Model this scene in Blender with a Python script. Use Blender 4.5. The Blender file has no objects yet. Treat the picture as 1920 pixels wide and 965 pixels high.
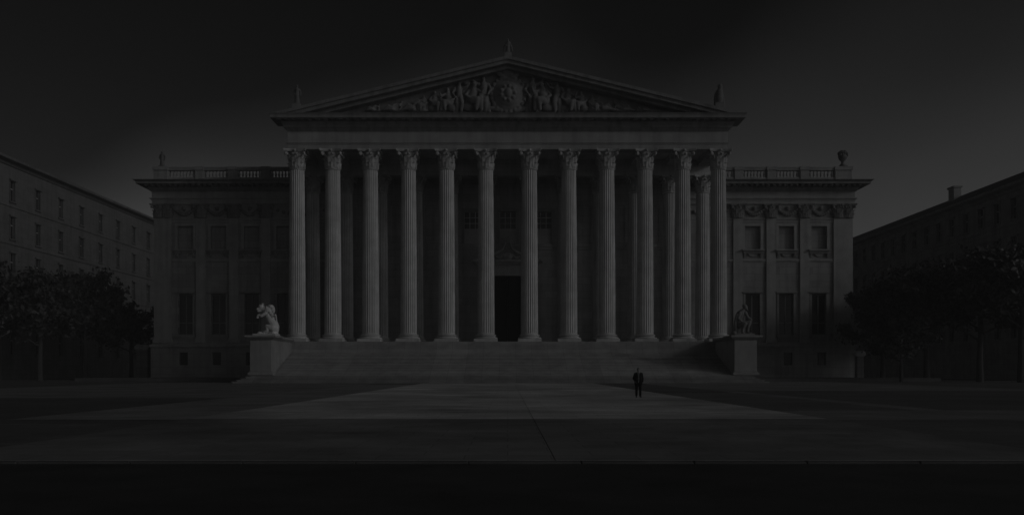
import bpy, bmesh, math, random
import numpy as np
from mathutils import Vector, Matrix
R = math.radians
scene = bpy.context.scene
col = scene.collection

# ------------------------------------------------------------------ camera
F = 1663.0            # focal length in pixels of the 1920 px wide picture
CX, CY = 952.0, 694.0  # vanishing point of the view axis in that picture
EYE = 1.6
cd = bpy.data.cameras.new('camera'); cam = bpy.data.objects.new('camera', cd); col.objects.link(cam)
cam.location = (0, 0, EYE); cam.rotation_euler = (R(90), 0, 0)
cd.sensor_width = 36; cd.sensor_fit = 'HORIZONTAL'; cd.lens = 36 * F / 1920
cd.shift_x = (960 - CX) / 1920; cd.shift_y = (CY - 482.5) / 1920
cd.clip_start = 0.1; cd.clip_end = 6000
scene.camera = cam

# ------------------------------------------------------------------ light
SUN_EL, SUN_AZ = R(19), R(27)          # azimuth measured from +X towards the camera
sv = Vector((math.cos(SUN_EL) * math.cos(SUN_AZ), -math.cos(SUN_EL) * math.sin(SUN_AZ), math.sin(SUN_EL)))
w = bpy.data.worlds.new('World'); scene.world = w; w.use_nodes = True
wn, wl = w.node_tree.nodes, w.node_tree.links
wn.clear()
wo = wn.new('ShaderNodeOutputWorld'); bg = wn.new('ShaderNodeBackground')
sky = wn.new('ShaderNodeTexSky'); sky.sky_type = 'NISHITA'; sky.sun_disc = False
sky.sun_elevation = SUN_EL; sky.sun_rotation = math.atan2(sv.x, sv.y)
sky.air_density = 1.0; sky.dust_density = 1.0; sky.ozone_density = 1.0
# black and white photograph: only the red third of the sky light counts, as through a red filter
sep = wn.new('ShaderNodeSeparateColor'); wl.new(sky.outputs[0], sep.inputs[0])
# added soft clouds, offset to darken the top and sides in view, the same noise all round the sky
tc = wn.new('ShaderNodeTexCoord')
mp = wn.new('ShaderNodeMapping'); mp.inputs['Scale'].default_value = (1, 1, 1.5); mp.inputs['Location'].default_value = (-.4625, 4.927, -3.134)
wl.new(tc.outputs['Generated'], mp.inputs[0])
nz = wn.new('ShaderNodeTexNoise'); nz.inputs['Scale'].default_value = 2.0; nz.inputs['Detail'].default_value = 2.0
nz.inputs['Roughness'].default_value = 0.4
wl.new(mp.outputs[0], nz.inputs['Vector'])
mr = wn.new('ShaderNodeMapRange'); mr.inputs[1].default_value = 0.36; mr.inputs[2].default_value = 0.64
mr.inputs[3].default_value = 0.20; mr.inputs[4].default_value = 1.22
wl.new(nz.outputs[0], mr.inputs[0])
mul = wn.new('ShaderNodeMath'); mul.operation = 'MULTIPLY'
# tone curve of the print, the same over the whole sky: highlights held, contrast raised
lim = wn.new('ShaderNodeMath'); lim.operation = 'MINIMUM'; lim.inputs[1].default_value = 12.0; wl.new(sep.outputs[0], lim.inputs[0])
dv = wn.new('ShaderNodeMath'); dv.operation = 'DIVIDE'; dv.inputs[1].default_value = 2.0; wl.new(lim.outputs[0], dv.inputs[0])
pw = wn.new('ShaderNodeMath'); pw.operation = 'POWER'; pw.inputs[1].default_value = 1.8; wl.new(dv.outputs[0], pw.inputs[0])
bk2 = wn.new('ShaderNodeMath'); bk2.operation = 'MULTIPLY'; bk2.inputs[1].default_value = 2.0; wl.new(pw.outputs[0], bk2.inputs[0])
wl.new(bk2.outputs[0], mul.inputs[0]); wl.new(mr.outputs[0], mul.inputs[1])
wl.new(mul.outputs[0], bg.inputs[0]); bg.inputs[1].default_value = 0.082
wl.new(bg.outputs[0], wo.inputs[0])

sl = bpy.data.lights.new('sun', 'SUN'); sl.energy = 1.4; sl.angle = R(6); sl.color = (1, 1, 1)
so = bpy.data.objects.new('sun', sl); col.objects.link(so)
so.rotation_euler = (-sv).to_track_quat('-Z', 'Y').to_euler(); so.location = (80, -20, 60)

vs = scene.view_settings
vs.view_transform = 'Standard'; vs.look = 'None'; vs.exposure = -2.95; vs.gamma = 1.0; vs.use_curve_mapping = False

# ------------------------------------------------------------------ helpers
def PX(x, Y): return (x - CX) * Y / F
def PZ(y, Y): return EYE + (CY - y) * Y / F
WORLD = {}

class MB:
    def __init__(s): s.v = []; s.f = []; s.sm = False
    def add(s, vs_, fs):
        n = len(s.v); s.v += [tuple(p) for p in vs_]; s.f += [tuple(i + n for i in f) for f in fs]; return s
    def box(s, x0, x1, y0, y1, z0, z1):
        return s.add([(x0,y0,z0),(x1,y0,z0),(x1,y1,z0),(x0,y1,z0),(x0,y0,z1),(x1,y0,z1),(x1,y1,z1),(x0,y1,z1)],
                     [(0,3,2,1),(4,5,6,7),(0,1,5,4),(1,2,6,5),(2,3,7,6),(3,0,4,7)])
    def taper(s, x0, x1, y0, y1, z0, z1, d):      # box whose top is wider by d
        return s.add([(x0,y0,z0),(x1,y0,z0),(x1,y1,z0),(x0,y1,z0),(x0-d,y0-d,z1),(x1+d,y0-d,z1),(x1+d,y1+d,z1),(x0-d,y1+d,z1)],
                     [(0,3,2,1),(4,5,6,7),(0,1,5,4),(1,2,6,5),(2,3,7,6),(3,0,4,7)])
    def prism_y(s, pts, y0, y1):                  # polygon in x,z counter-clockwise seen from the front, extruded along y
        n = len(pts)
        v = [(x, y0, z) for x, z in pts] + [(x, y1, z) for x, z in pts]
        f = [tuple(range(n)), tuple(range(2*n-1, n-1, -1))] + [(i, i+n, (i+1) % n + n, (i+1) % n) for i in range(n)]
        return s.add(v, f)
    def prism_x(s, pts, x0, x1):                  # polygon in y,z extruded along x
        n = len(pts)
        v = [(x0, y, z) for y, z in pts] + [(x1, y, z) for y, z in pts]
        f = [tuple(range(n-1, -1, -1)), tuple(range(n, 2*n))] + [(i, (i+1) % n, (i+1) % n + n, i+n) for i in range(n)]
        return s.add(v, f)
    def lathe(s, prof, n=24, cx=0, cy=0, cap=True):
        v = []
        for r, z in prof:
            for k in range(n):
                a = 2*math.pi*k/n; v.append((cx + r*math.cos(a), cy + r*math.sin(a), z))
        f = []
        for j in range(len(prof)-1):
            for k in range(n):
                a, b = j*n+k, j*n+(k+1) % n
                f.append((a, b, b+n, a+n))
        if cap:
            f.append(tuple(range(n-1, -1, -1))); m = (len(prof)-1)*n; f.append(tuple(range(m, m+n)))
        return s.add(v, f)
    def tube(s, pts, rad, n=8):                   # tapered tube along a polyline
        pts = [Vector(p) for p in pts]; v = []; f = []
        for i, p in enumerate(pts):
            d = (pts[min(i+1, len(pts)-1)] - pts[max(i-1, 0)]).normalized()
            a = d.orthogonal().normalized(); b = d.cross(a)
            if i: # keep the frame from twisting
                a = (pa - d * pa.dot(d)).normalized(); b = d.cross(a)
            pa = a
            for k in range(n):
                t = 2*math.pi*k/n; v.append(p + rad[i]*(a*math.cos(t) + b*math.sin(t)))
        for i in range(len(pts)-1):
            for k in range(n):
                q, r_ = i*n+k, i*n+(k+1) % n; f.append((q, r_, r_+n, q+n))
        f.append(tuple(range(n-1, -1, -1))); m = (len(pts)-1)*n; f.append(tuple(range(m, m+n)))
        return s.add(v, f)
    def ball(s, c, r, nu=14, nv=9):
        if not hasattr(r, '__len__'): r = (r, r, r)
        v = [(c[0], c[1], c[2]-r[2])]
        for j in range(1, nv):
            ph = math.pi*j/nv - math.pi/2
            for k in range(nu):
                a = 2*math.pi*k/nu
                v.append((c[0]+r[0]*math.cos(ph)*math.cos(a), c[1]+r[1]*math.cos(ph)*math.sin(a), c[2]+r[2]*math.sin(ph)))
        v.append((c[0], c[1], c[2]+r[2])); t = len(v)-1; f = []
        for k in range(nu):
            f.append((0, 1+(k+1) % nu, 1+k)); f.append((t, t-nu+k, t-nu+(k+1) % nu))
        for j in range(nv-2):
            for k in range(nu):
                a, b = 1+j*nu+k, 1+j*nu+(k+1) % nu; f.append((a, b, b+nu, a+nu))
        return s.add(v, f)
    def limb(s, *pr):                             # chain of (point, radius): closed balls joined by frusta
        for p, r in pr: s.ball(p, r, 12, 8)
        for (p, r), (q, t) in zip(pr, pr[1:]):
            s.tube([p, q], [r*0.99, t*0.99], 12)
        return s
    def mesh(s, name, smooth=False):
        m = bpy.data.meshes.new(name); m.from_pydata(s.v, [], s.f)
        if smooth: m.polygons.foreach_set('use_smooth', [True]*len(m.polygons))
        m.update(); return m
    def build(s, name, mat, parent=None, loc=(0,0,0), smooth=False):
        return put(name, s.mesh(name, smooth), mat, parent, loc)

def put(name, mesh, mat=None, parent=None, loc=(0,0,0), rz=0.0, scale=(1,1,1)):
    o = bpy.data.objects.new(name, mesh); col.objects.link(o)
    loc = Vector(loc); WORLD[o] = loc
    if parent is not None: o.parent = parent; o.location = loc - WORLD[parent]
    else: o.location = loc
    o.rotation_euler = (0, 0, rz); o.scale = scale
    if mat is not None and mesh is not None and not mesh.materials: mesh.materials.append(mat)
    return o
def empty(name, loc=(0,0,0), parent=None): return put(name, None, None, parent, loc)
def tag(o, label, cat, group=None):
    o['label'] = label; o['category'] = cat
    if group: o['group'] = group
    return o
def struct(o): o['kind'] = 'structure'; return o
def stuff(o): o['kind'] = 'stuff'; return o
def sculpt(o, voxel, smooth=4):                   # weld overlapping volumes into one carved surface
    m = o.modifiers.new('weld', 'REMESH'); m.mode = 'VOXEL'; m.voxel_size = voxel; m.use_smooth_shade = True
    if smooth:
        s_ = o.modifiers.new('soften', 'SMOOTH'); s_.factor = 0.5; s_.iterations = smooth
    return o
def bevel(o, wdt=0.03, seg=1):
    b = o.modifiers.new('edge', 'BEVEL'); b.width = wdt; b.segments = seg; b.limit_method = 'ANGLE'; return o

# ------------------------------------------------------------------ materials
def nodes(name):
    m = bpy.data.materials.new(name); m.use_nodes = True
    nt = m.node_tree; return m, nt, nt.nodes, nt.links, nt.nodes['Principled BSDF']
def stone(name, base, var=0.25, streak=0.25, rough=0.85, joints=None, bump=0.25, scale=0.35, grain=14.0, each=0.0, patch=0.0):
    m, nt, N, L, P = nodes(name)
    g = N.new('ShaderNodeNewGeometry'); sx = N.new('ShaderNodeSeparateXYZ'); L.new(g.outputs['Position'], sx.inputs[0])
    n1 = N.new('ShaderNodeTexNoise'); n1.inputs['Scale'].default_value = scale; n1.inputs['Detail'].default_value = 7; n1.inputs['Roughness'].default_value = 0.6
    L.new(g.outputs['Position'], n1.inputs['Vector'])
    mp1 = N.new('ShaderNodeMapping'); mp1.inputs['Scale'].default_value = (1.3, 1.3, 0.09); L.new(g.outputs['Position'], mp1.inputs[0])
    n2 = N.new('ShaderNodeTexNoise'); n2.inputs['Scale'].default_value = 1.0; n2.inputs['Detail'].default_value = 5; L.new(mp1.outputs[0], n2.inputs['Vector'])
    r1 = N.new('ShaderNodeMapRange'); r1.inputs[1].default_value = .3; r1.inputs[2].default_value = .7; r1.inputs[3].default_value = 1-var; r1.inputs[4].default_value = 1+var*.6; L.new(n1.outputs[0], r1.inputs[0])
    r2 = N.new('ShaderNodeMapRange'); r2.inputs[1].default_value = .45; r2.inputs[2].default_value = .75; r2.inputs[3].default_value = 1.0; r2.inputs[4].default_value = 1-streak; L.new(n2.outputs[0], r2.inputs[0])
    a = N.new('ShaderNodeMath'); a.operation = 'MULTIPLY'; L.new(r1.outputs[0], a.inputs[0]); L.new(r2.outputs[0], a.inputs[1])
    b = N.new('ShaderNodeMath'); b.operation = 'MULTIPLY'; b.inputs[1].default_value = base; L.new(a.outputs[0], b.inputs[0])
    out = b.outputs[0]
    if each:                                      # every block its own tone
        oi = N.new('ShaderNodeObjectInfo'); rr = N.new('ShaderNodeMapRange'); rr.inputs[3].default_value = 1-each; rr.inputs[4].default_value = 1+each; L.new(oi.outputs['Random'], rr.inputs[0])
        mm = N.new('ShaderNodeMath'); mm.operation = 'MULTIPLY'; L.new(out, mm.inputs[0]); L.new(rr.outputs[0], mm.inputs[1]); out = mm.outputs[0]
    if patch:                                     # trodden, stained patches
        np_ = N.new('ShaderNodeTexNoise'); np_.inputs['Scale'].default_value = .07; np_.inputs['Detail'].default_value = 9; np_.inputs['Roughness'].default_value = .7; np_.inputs['Distortion'].default_value = .8; L.new(g.outputs['Position'], np_.inputs['Vector'])
        rp = N.new('ShaderNodeMapRange'); rp.inputs[1].default_value = .42; rp.inputs[2].default_value = .62; rp.inputs[3].default_value = 1-patch; rp.inputs[4].default_value = 1+patch*.4; L.new(np_.outputs[0], rp.inputs[0])
        mq = N.new('ShaderNodeMath'); mq.operation = 'MULTIPLY'; L.new(out, mq.inputs[0]); L.new(rp.outputs[0], mq.inputs[1]); out = mq.outputs[0]
    n3 = N.new('ShaderNodeTexNoise'); n3.inputs['Scale'].default_value = grain; n3.inputs['Detail'].default_value = 4; L.new(g.outputs['Position'], n3.inputs['Vector'])
    h = n3.outputs[0]
    if joints:
        cb = N.new('ShaderNodeCombineXYZ')
        L.new(sx.outputs[0 if joints[2] in ('xz', 'xy') else 1], cb.inputs[0]); L.new(sx.outputs[1 if joints[2] == 'xy' else 2], cb.inputs[1])
        bk = N.new('ShaderNodeTexBrick'); L.new(cb.outputs[0], bk.inputs['Vector'])
        bk.inputs['Scale'].default_value = 1.0; bk.inputs['Brick Width'].default_value = joints[0]; bk.inputs['Row Height'].default_value = joints[1]
        bk.inputs['Mortar Size'].default_value = joints[3] if len(joints) > 3 else 0.015; bk.inputs['Mortar Smooth'].default_value = 0.2
        bk.inputs['Color1'].default_value = (.9, .9, .9, 1); bk.inputs['Color2'].default_value = (1.08, 1.08, 1.08, 1); bk.inputs['Mortar'].default_value = (.6, .6, .6, 1)
        c = N.new('ShaderNodeMath'); c.operation = 'MULTIPLY'; L.new(out, c.inputs[0]); L.new(bk.outputs['Color'], c.inputs[1]); out = c.outputs[0]
        sb = N.new('ShaderNodeMath'); sb.operation = 'SUBTRACT'; L.new(h, sb.inputs[0]); L.new(bk.outputs['Fac'], sb.inputs[1]); h = sb.outputs[0]
    L.new(out, P.inputs['Base Color']); P.inputs['Roughness'].default_value = rough
    P.inputs['Specular IOR Level'].default_value = 0.25
    bp = N.new('ShaderNodeBump'); bp.inputs['Strength'].default_value = bump; bp.inputs['Distance'].default_value = 0.03
    L.new(h, bp.inputs['Height']); L.new(bp.outputs[0], P.inputs['Normal'])
    return m
def plain(name, c, rough=0.7, spec=0.3, noise=0.15, sc=3.0, metal=0.0):
    m, nt, N, L, P = nodes(name)
    g = N.new('ShaderNodeNewGeometry'); n = N.new('ShaderNodeTexNoise'); n.inputs['Scale'].default_value = sc; n.inputs['Detail'].default_value = 4
    L.new(g.outputs['Position'], n.inputs['Vector'])
    r = N.new('ShaderNodeMapRange'); r.inputs[3].default_value = c*(1-noise); r.inputs[4].default_value = c*(1+noise); L.new(n.outputs[0], r.inputs[0])
    L.new(r.outputs[0], P.inputs['Base Color']); P.inputs['Roughness'].default_value = rough; P.inputs['Specular IOR Level'].default_value = spec
    P.inputs['Metallic'].default_value = metal
    return m
def leafmat(name, c):
    m, nt, N, L, P = nodes(name)
    oi = N.new('ShaderNodeNewGeometry')
    r = N.new('ShaderNodeMapRange'); r.inputs[3].default_value = c*.55; r.inputs[4].default_value = c*1.5; L.new(oi.outputs['Random Per Island'], r.inputs[0])
    L.new(r.outputs[0], P.inputs['Base Color']); P.inputs['Roughness'].default_value = 0.6; P.inputs['Specular IOR Level'].default_value = 0.3
    return m
M = dict(
    capital=stone('capital_stone', .42, .3, .3, scale=1.2),
    trim=stone('door_trim_stone', .80, .15, .2),
    wing_trim=stone('wing_trim_stone', .36, .2, .25, scale=.5),
    lime=stone('limestone', .31, .22, .22),
    column=stone('column_limestone', .54, .2, .3, scale=.6, each=.07),
    ashlar=stone('ashlar_limestone', .30, .2, .28, joints=(2.6, 1.05, 'xz', .02)),
    inner=stone('porch_wall_stone', .48, .2, .25, joints=(2.4, 1.1, 'xz', .02)),
    relief=stone('carved_relief_stone', .19, .25, .3, scale=.9),
    cornice=stone('cornice_stone', .20, .2, .4),
    step=stone('step_stone', .34, .25, .0, joints=(2.2, 40., 'xz', .02), scale=.6, each=.16),
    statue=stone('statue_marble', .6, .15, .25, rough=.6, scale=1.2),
    pedestal=stone('pedestal_stone', .30, .18, .25, scale=.5),
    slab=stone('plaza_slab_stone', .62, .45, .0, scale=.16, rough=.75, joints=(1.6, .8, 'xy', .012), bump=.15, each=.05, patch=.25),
    slab_shaded=stone('shade_toned_plaza_slab', .25, .4, .0, scale=.2, rough=.75, joints=(1.6, .8, 'xy', .012), bump=.15, each=.06, patch=.3),  # near slabs: foreground shade put into a darker stone colour
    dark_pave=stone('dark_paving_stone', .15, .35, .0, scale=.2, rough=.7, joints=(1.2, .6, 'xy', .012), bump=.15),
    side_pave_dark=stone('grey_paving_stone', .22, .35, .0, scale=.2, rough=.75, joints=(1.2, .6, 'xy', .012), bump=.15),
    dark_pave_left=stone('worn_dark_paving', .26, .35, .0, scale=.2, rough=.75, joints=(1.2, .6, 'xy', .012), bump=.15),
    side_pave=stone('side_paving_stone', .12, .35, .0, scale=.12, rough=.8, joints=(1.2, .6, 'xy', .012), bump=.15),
    kerb=stone('kerb_granite', .10, .3, .0, scale=.9),
    asphalt=stone('road_asphalt', .06, .3, .0, scale=.5, rough=.9, grain=60., bump=.5),
    soil=stone('far_ground', .07, .4, .0, scale=.05, rough=.95, grain=3.),
    left_wall=stone('left_block_render', .16, .2, .3, joints=(2.0, .9, 'yz', .02)),
    right_wall=stone('right_block_stone', .30, .25, .35, joints=(2.0, .9, 'yz', .02)),
    slate=stone('slate_roof', .06, .3, .1, rough=.6, scale=.8),
    glass=plain('dark_glass', .015, .12, .5, .1),
    blind=plain('window_blind', .6, .8, .2, .12, 2.),
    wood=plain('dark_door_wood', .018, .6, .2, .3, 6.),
    bar=plain('glazing_bar_paint', .7, .6, .3),
    dark_bar=plain('dark_frame_paint', .14, .6, .3),
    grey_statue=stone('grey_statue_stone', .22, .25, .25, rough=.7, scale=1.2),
    bark=plain('bark', .06, .9, .2, .4, 5.),
    leaf=leafmat('foliage', .065), leaf2=leafmat('foliage_dark', .05),
    skin=plain('skin', .22, .55, .35, .08, 8.), hair=plain('hair', .10, .7, .3, .3, 60.),
    jacket=plain('jacket_cloth', .018, .9, .1, .3, 12.), trousers=plain('trouser_cloth', .016, .9, .1, .3, 12.),
    shirt=plain('shirt_cloth', .13, .85, .2, .1, 10.), shoe=plain('shoe_leather', .012, .4, .5),
    bronze=plain('dark_roof_statue_stone', .12, .7, .3, .3, 2.),
)

# ================================================================== ground
g = MB(); g.add([(-2500,-300,-.19),(2500,-300,-.19),(2500,4500,-.19),(-2500,4500,-.19)], [(0,1,2,3)])
struct(g.build('ground', M['soil']))
KERB_Y = 15.9
rd = MB(); rd.add([(-400,-30,-.05),(400,-30,-.05),(400,KERB_Y-.22,-.05),(-400,KERB_Y-.22,-.05)], [(0,1,2,3)])
struct(rd.build('road', M['asphalt']))
kb = struct(empty('kerb', (0, KERB_Y, 0)))
kme = MB().box(-.997, .997, -.2, 0, -.15, -.012).mesh('kerb_stone'); kme.materials.append(M['kerb'])
for i in range(-20, 21):
    bevel(put('kerb_stone', kme, None, kb, (i*2.0+.3, KERB_Y, 0)), .02)
# side paving (broad dark forecourt either side), its sheet lies just under the slabs
sp = MB(); sp.add([(-260,KERB_Y+.004,-.02),(260,KERB_Y+.004,-.02),(260,300,-.02),(-260,300,-.02)], [(0,1,2,3)])
struct(sp.build('forecourt', M['side_pave']))
# the pale central walk, laid in broad slabs with open joints
walk = struct(empty('central_walk', (0, KERB_Y, 0)))
JX = 0.85
rows = [KERB_Y+.012, 22.5, 29.4, 38.6, 47.5, 57, 67, 78, 90, 102, 112]
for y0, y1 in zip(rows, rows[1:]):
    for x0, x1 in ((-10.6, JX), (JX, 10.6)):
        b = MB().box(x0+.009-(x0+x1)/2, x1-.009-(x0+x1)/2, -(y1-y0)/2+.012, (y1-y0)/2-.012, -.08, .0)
        b.build('paving_slab', M['slab'] if y0 > 29 else M['slab_shaded'], walk, ((x0+x1)/2, (y0+y1)/2, 0))
def band(name, x0, x1, y0, y1, mat, z=-.008):
    b = MB(); b.add([(x0,y0,z),(x1,y0,z),(x1,y1,z),(x0,y1,z)], [(0,1,2,3)]); return struct(b.build(name, mat))
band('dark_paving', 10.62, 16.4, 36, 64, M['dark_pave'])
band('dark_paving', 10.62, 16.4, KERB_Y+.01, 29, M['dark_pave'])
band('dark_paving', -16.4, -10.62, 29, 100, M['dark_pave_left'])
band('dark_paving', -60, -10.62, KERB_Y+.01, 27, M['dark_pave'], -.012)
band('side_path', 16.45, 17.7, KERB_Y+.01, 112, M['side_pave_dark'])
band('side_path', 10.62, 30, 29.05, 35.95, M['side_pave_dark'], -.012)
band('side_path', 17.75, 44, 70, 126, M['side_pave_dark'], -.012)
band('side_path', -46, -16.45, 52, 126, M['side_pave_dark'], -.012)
for sx, x0, x1 in ((-1, -62, -34.8), (1, 33.2, 62)):      # low terraces in front of the wings
    t = MB().box(x0, x1, 127, 140, -.1, .5); struct(t.build('terrace', M['side_pave']))

# ================================================================== staircase
YC = 126.0
stair = empty('grand_staircase', (0, 111, 0))
tag(stair, 'broad stone flight of steps rising to the columned porch', 'staircase')
zt = 0.0; y = 110.9; XL, XR = -34.4, 32.6
n_low = 5; rise = 1.0/5
for i in range(n_low):
    y0 = y + i*.44; zt1 = (i+1)*rise
    st = MB().box(XL+i*.44, XR-i*.44, y0-111, 15, i*rise-.1 if i == 0 else i*rise, zt1-.06).box(XL+i*.44-.14, XR-i*.44+.14, y0-111-.14, 15, zt1-.06, zt1)
    st.build('step', M['step'], stair, (0, 111, 0))
XI0, XI1 = -29.98, 28.78
n_up = 18; ru = 3.0/n_up; y1 = 113.45; tread = .525
for i in range(n_up):
    y0 = y1 + i*tread
    st = MB().box(XI0, XI1, y0-111, 15, 1.0+i*ru, 1.0+(i+1)*ru-.05).box(XI0, XI1, y0-111-.05, 15, 1.0+(i+1)*ru-.05, 1.0+(i+1)*ru)
    st.build('step', M['step'], stair, (0, 111, 0))
# stylobate courses under the columns
ZS = 5.63
cy = [123.0, 123.3, 123.6]
for i in range(3):
    za, zb = 4.0+i*(ZS-4)/3, 4.0+(i+1)*(ZS-4)/3
    st = MB().box(-30.3, 30.3, cy[i]-111, 32, za, zb)
    bevel(st.build('stylobate_course', M['step'], stair, (0, 111, 0)), .03)
def cheek(x0, x1, side):
    b = MB().box(x0, x1, 5.3, 12.2, .9, 5.45); bevel(b.build('cheek_wall', M['pedestal'], stair, (0, 111, 0)), .03)
    b = MB().taper(x0+.0, x1-.0, 5.35, 12.2, 5.45, 5.75, .35).box(x0-.35, x1+.35, 5.35-.3, 12.2, 5.75, 6.0)
    b.build('cheek_coping', M['pedestal'], stair, (0, 111, 0))
cheek(-32.75, -30.0, -1); cheek(28.8, 31.65, 1)
def pedestal(x0, x1, lab):
    cx = (x0+x1)/2; e = empty('statue_pedestal', (cx, 114.3, 1.0)); tag(e, lab, 'pedestal')
    hw = (x1-x0)/2
    b = MB().box(-hw, hw, -1.65, 1.9, .45, 4.45); bevel(b.build('block', M['pedestal'], e, (cx, 114.3, 1.0)), .03)
    b = MB().box(-hw-.25, hw+.25, -1.9, 1.9, .0, .3).taper(-hw-.2, hw+.2, -1.85, 1.9, .3, .45, -.18)
    bevel(b.build('base', M['pedestal'], e, (cx, 114.3, 1.0)), .03)
    b = MB().taper(-hw, hw, -1.65, 1.9, 4.45, 4.8, .5).box(-hw-.6, hw+.6, -2.25, 1.95, 4.8, 5.05)
    bevel(b.build('cap', M['pedestal'], e, (cx, 114.3, 1.0)), .03)
pedestal(-32.75, -30.0, 'tall stone pedestal left of the stairs, under the brightly lit statue')
pedestal(28.8, 31.65, 'tall stone pedestal right of the stairs, beside the dark shadow on the steps')

# ================================================================== museum building
bld = empty('museum_building', (0, 130, 0))
tag(bld, 'monumental stone building with twelve-column porch, sculpted pediment and balustraded wings', 'building')
B0 = (0, 130, 0)

# ---- column meshes
def shaft_mesh(h, r0, r1, flutes=24):
    v, f = [], []; per = 4; n = flutes*per
    zs = [0, .12, .2] + [h*t for t in (.2, .4, .6, .8)] + [h-.25, h-.16, h]
    for z in zs:
        t = z/h; r = r0 + (r1-r0)*(t**1.6)
        d = .085 if .15 < z < h-.2 else 0.0
        for k in range(n):
            a = 2*math.pi*k/n; ph = k % per
            rr = r - d*(0 if ph == 0 else (1.0 if ph == 2 else .8))
            v.append((rr*math.cos(a), rr*math.sin(a), z))
    for j in range(len(zs)-1):
        for k in range(n):
            a, b = j*n+k, j*n+(k+1) % n; f.append((a, b, b+n, a+n))
    m = MB().add(v, f); m.lathe([(r1+.07, h-.16), (r1+.12, h-.1), (r1+.07, h-.02)], 32, cap=False)
    return m.mesh('shaft')
def base_mesh(h=1.06):
    m = MB().box(-1.66, 1.66, -1.66, 1.66, 0, .42)
    m.lathe([(1.58,.42),(1.66,.5),(1.66,.58),(1.56,.66),(1.40,.68),(1.34,.74),(1.36,.82),(1.44,.84),(1.50,.90),(1.48,.97),(1.38,1.0),(1.28,1.02),(1.22,h)], 36)
    return m.mesh('base')
def leaf(m, a, r_at, z0, h, wd, curl, n=6):
    """one acanthus leaf: a strip that climbs the bell and curls out at its tip, with a raised midrib"""
    ca, sa = math.cos(a), math.sin(a); v = []
    for i in range(n+1):
        t = i/n
        z = z0 + h*min(1.0, 1.06*t) - (curl*.55 if i == n else 0)
        r = r_at(z) + .05 + curl*max(0, t-.45)**2*3.2
        ww = wd*(1.0 - .45*t + .25*math.sin(t*math.pi))*(1.0 if i < n else .7)
        for j, (u, dr) in enumerate(((-1, -.05), (-.5, .02), (0, .09), (.5, .02), (1, -.05))):
            uu = u*ww*(1+.12*((i+j) % 2)); rr = r+dr
            v.append((rr*ca - uu*sa, rr*sa + uu*ca, z))
    f = [(i*5+j, i*5+j+1, i*5+j+6, i*5+j+5) for i in range(n) for j in range(4)]
    m.add(v, f)
def capital_mesh(h, r0):
    m = MB(); bell = lambda z: r0 + .04 + (.30*r0)*max(0., (z/h-.45))**1.6*2.0
    m.lathe([(bell(h*t/8), h*t/8) for t in range(8)] + [(bell(h*.9), h*.9)], 24)
    for k in range(8): leaf(m, k*math.pi/4, bell, 0.0, h*.36, .33*r0, .30)
    for k in range(8): leaf(m, (k+.5)*math.pi/4, bell, h*.10, h*.54, .34*r0, .36)
    for k in range(4):
        a = (k+.5)*math.pi/2; ca, sa = math.cos(a), math.sin(a)
        # stalk and rolled volute under each corner of the abacus
        m.tube([(r*ca, r*sa, z) for r, z in ((r0*1.05, h*.50), (r0*1.2, h*.68), (r0*1.55, h*.82), (r0*1.78, h*.84))], [.10, .12, .12, .08], 6)
        c = Vector((r0*1.72*ca, r0*1.72*sa, h*.76)); d = Vector((-sa, ca, 0))*.16*r0
        m.tube([c-d, c-d*.6, c+d*.6, c+d], [.14*r0, .24*r0, .24*r0, .14*r0], 12)
        m.tube([c-d*1.25, c+d*1.25], [.09*r0, .09*r0], 8)
        for s in (-1, 1):                       # inner helices
            a2 = k*math.pi/2 + s*.2; cc = Vector((r0*1.27*math.cos(a2), r0*1.27*math.sin(a2), h*.76)); d2 = Vector((math.cos(a2), math.sin(a2), 0))*.1
            m.tube([cc-d2, cc+d2], [.17*r0, .15*r0], 10)
        fl = (r0*1.46*math.cos(k*math.pi/2), r0*1.46*math.sin(k*math.pi/2), h*.92); m.ball(fl, .2*r0, 8, 6)
    pts = []                                    # concave-sided abacus with clipped corners
    for k in range(4):
        a = k*math.pi/2
        for t in (-.80, -.55, -.25, 0, .25, .55, .80, .88):
            rr = r0*(1.26 + .36*min(1, abs(t)/.8)**2); x, y_ = rr, t*r0*1.95 if abs(t) < .85 else .0
            if t == .88: continue
            pts.append((x*math.cos(a)-y_*math.sin(a), x*math.sin(a)+y_*math.cos(a)))
    n = len(pts)
    for za, zb, s in ((h*.87, h*.93, .965), (h*.93, h, 1.0)):
        v = [(x*s, y_*s, za) for x, y_ in pts] + [(x*s, y_*s, zb) for x, y_ in pts]
        m.add(v, [tuple(range(n-1, -1, -1)), tuple(range(n, 2*n))] + [(i, (i+1) % n, (i+1) % n+n, i+n) for i in range(n)])
    return m.mesh('capital')
ZCB, ZCT = PZ(318, YC), PZ(283, YC)
HB = 1.06
SH = shaft_mesh(ZCB-ZS-HB, 1.2, 1.02); SH.materials.append(M['column'])
BS = base_mesh(HB); BS.materials.append(M['column'])
CP = capital_mesh(ZCT-ZCB, 1.02); CP.materials.append(M['capital'])
OFF = [-395, -327.9, -257.3, -186, -114.6, -41, 41, 114.6, 186, 257.3, 327.9, 395]
COLX = [o*YC/F for o in OFF]
Y2 = YC/.925
Z2T = PZ(331, Y2)
k2 = (Z2T-ZS)/(ZCT-ZS)
def column(x, y_, k=1.0, kr=1.0):
    e = empty('column', (x, y_, ZS), bld)
    put('base', BS, None, e, (x, y_, ZS), 0, (kr, kr, k))
    put('shaft', SH, None, e, (x, y_, ZS+HB*k), random.Random(x).random()*.2, (kr, kr, k))
    put('capital', CP, None, e, (x, y_, ZS+(ZCB-ZS)*k), 0, (kr, kr, k))
    return e
for x in COLX: column(x, YC)
for x in COLX: column(x, Y2, k2, .95)
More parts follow.
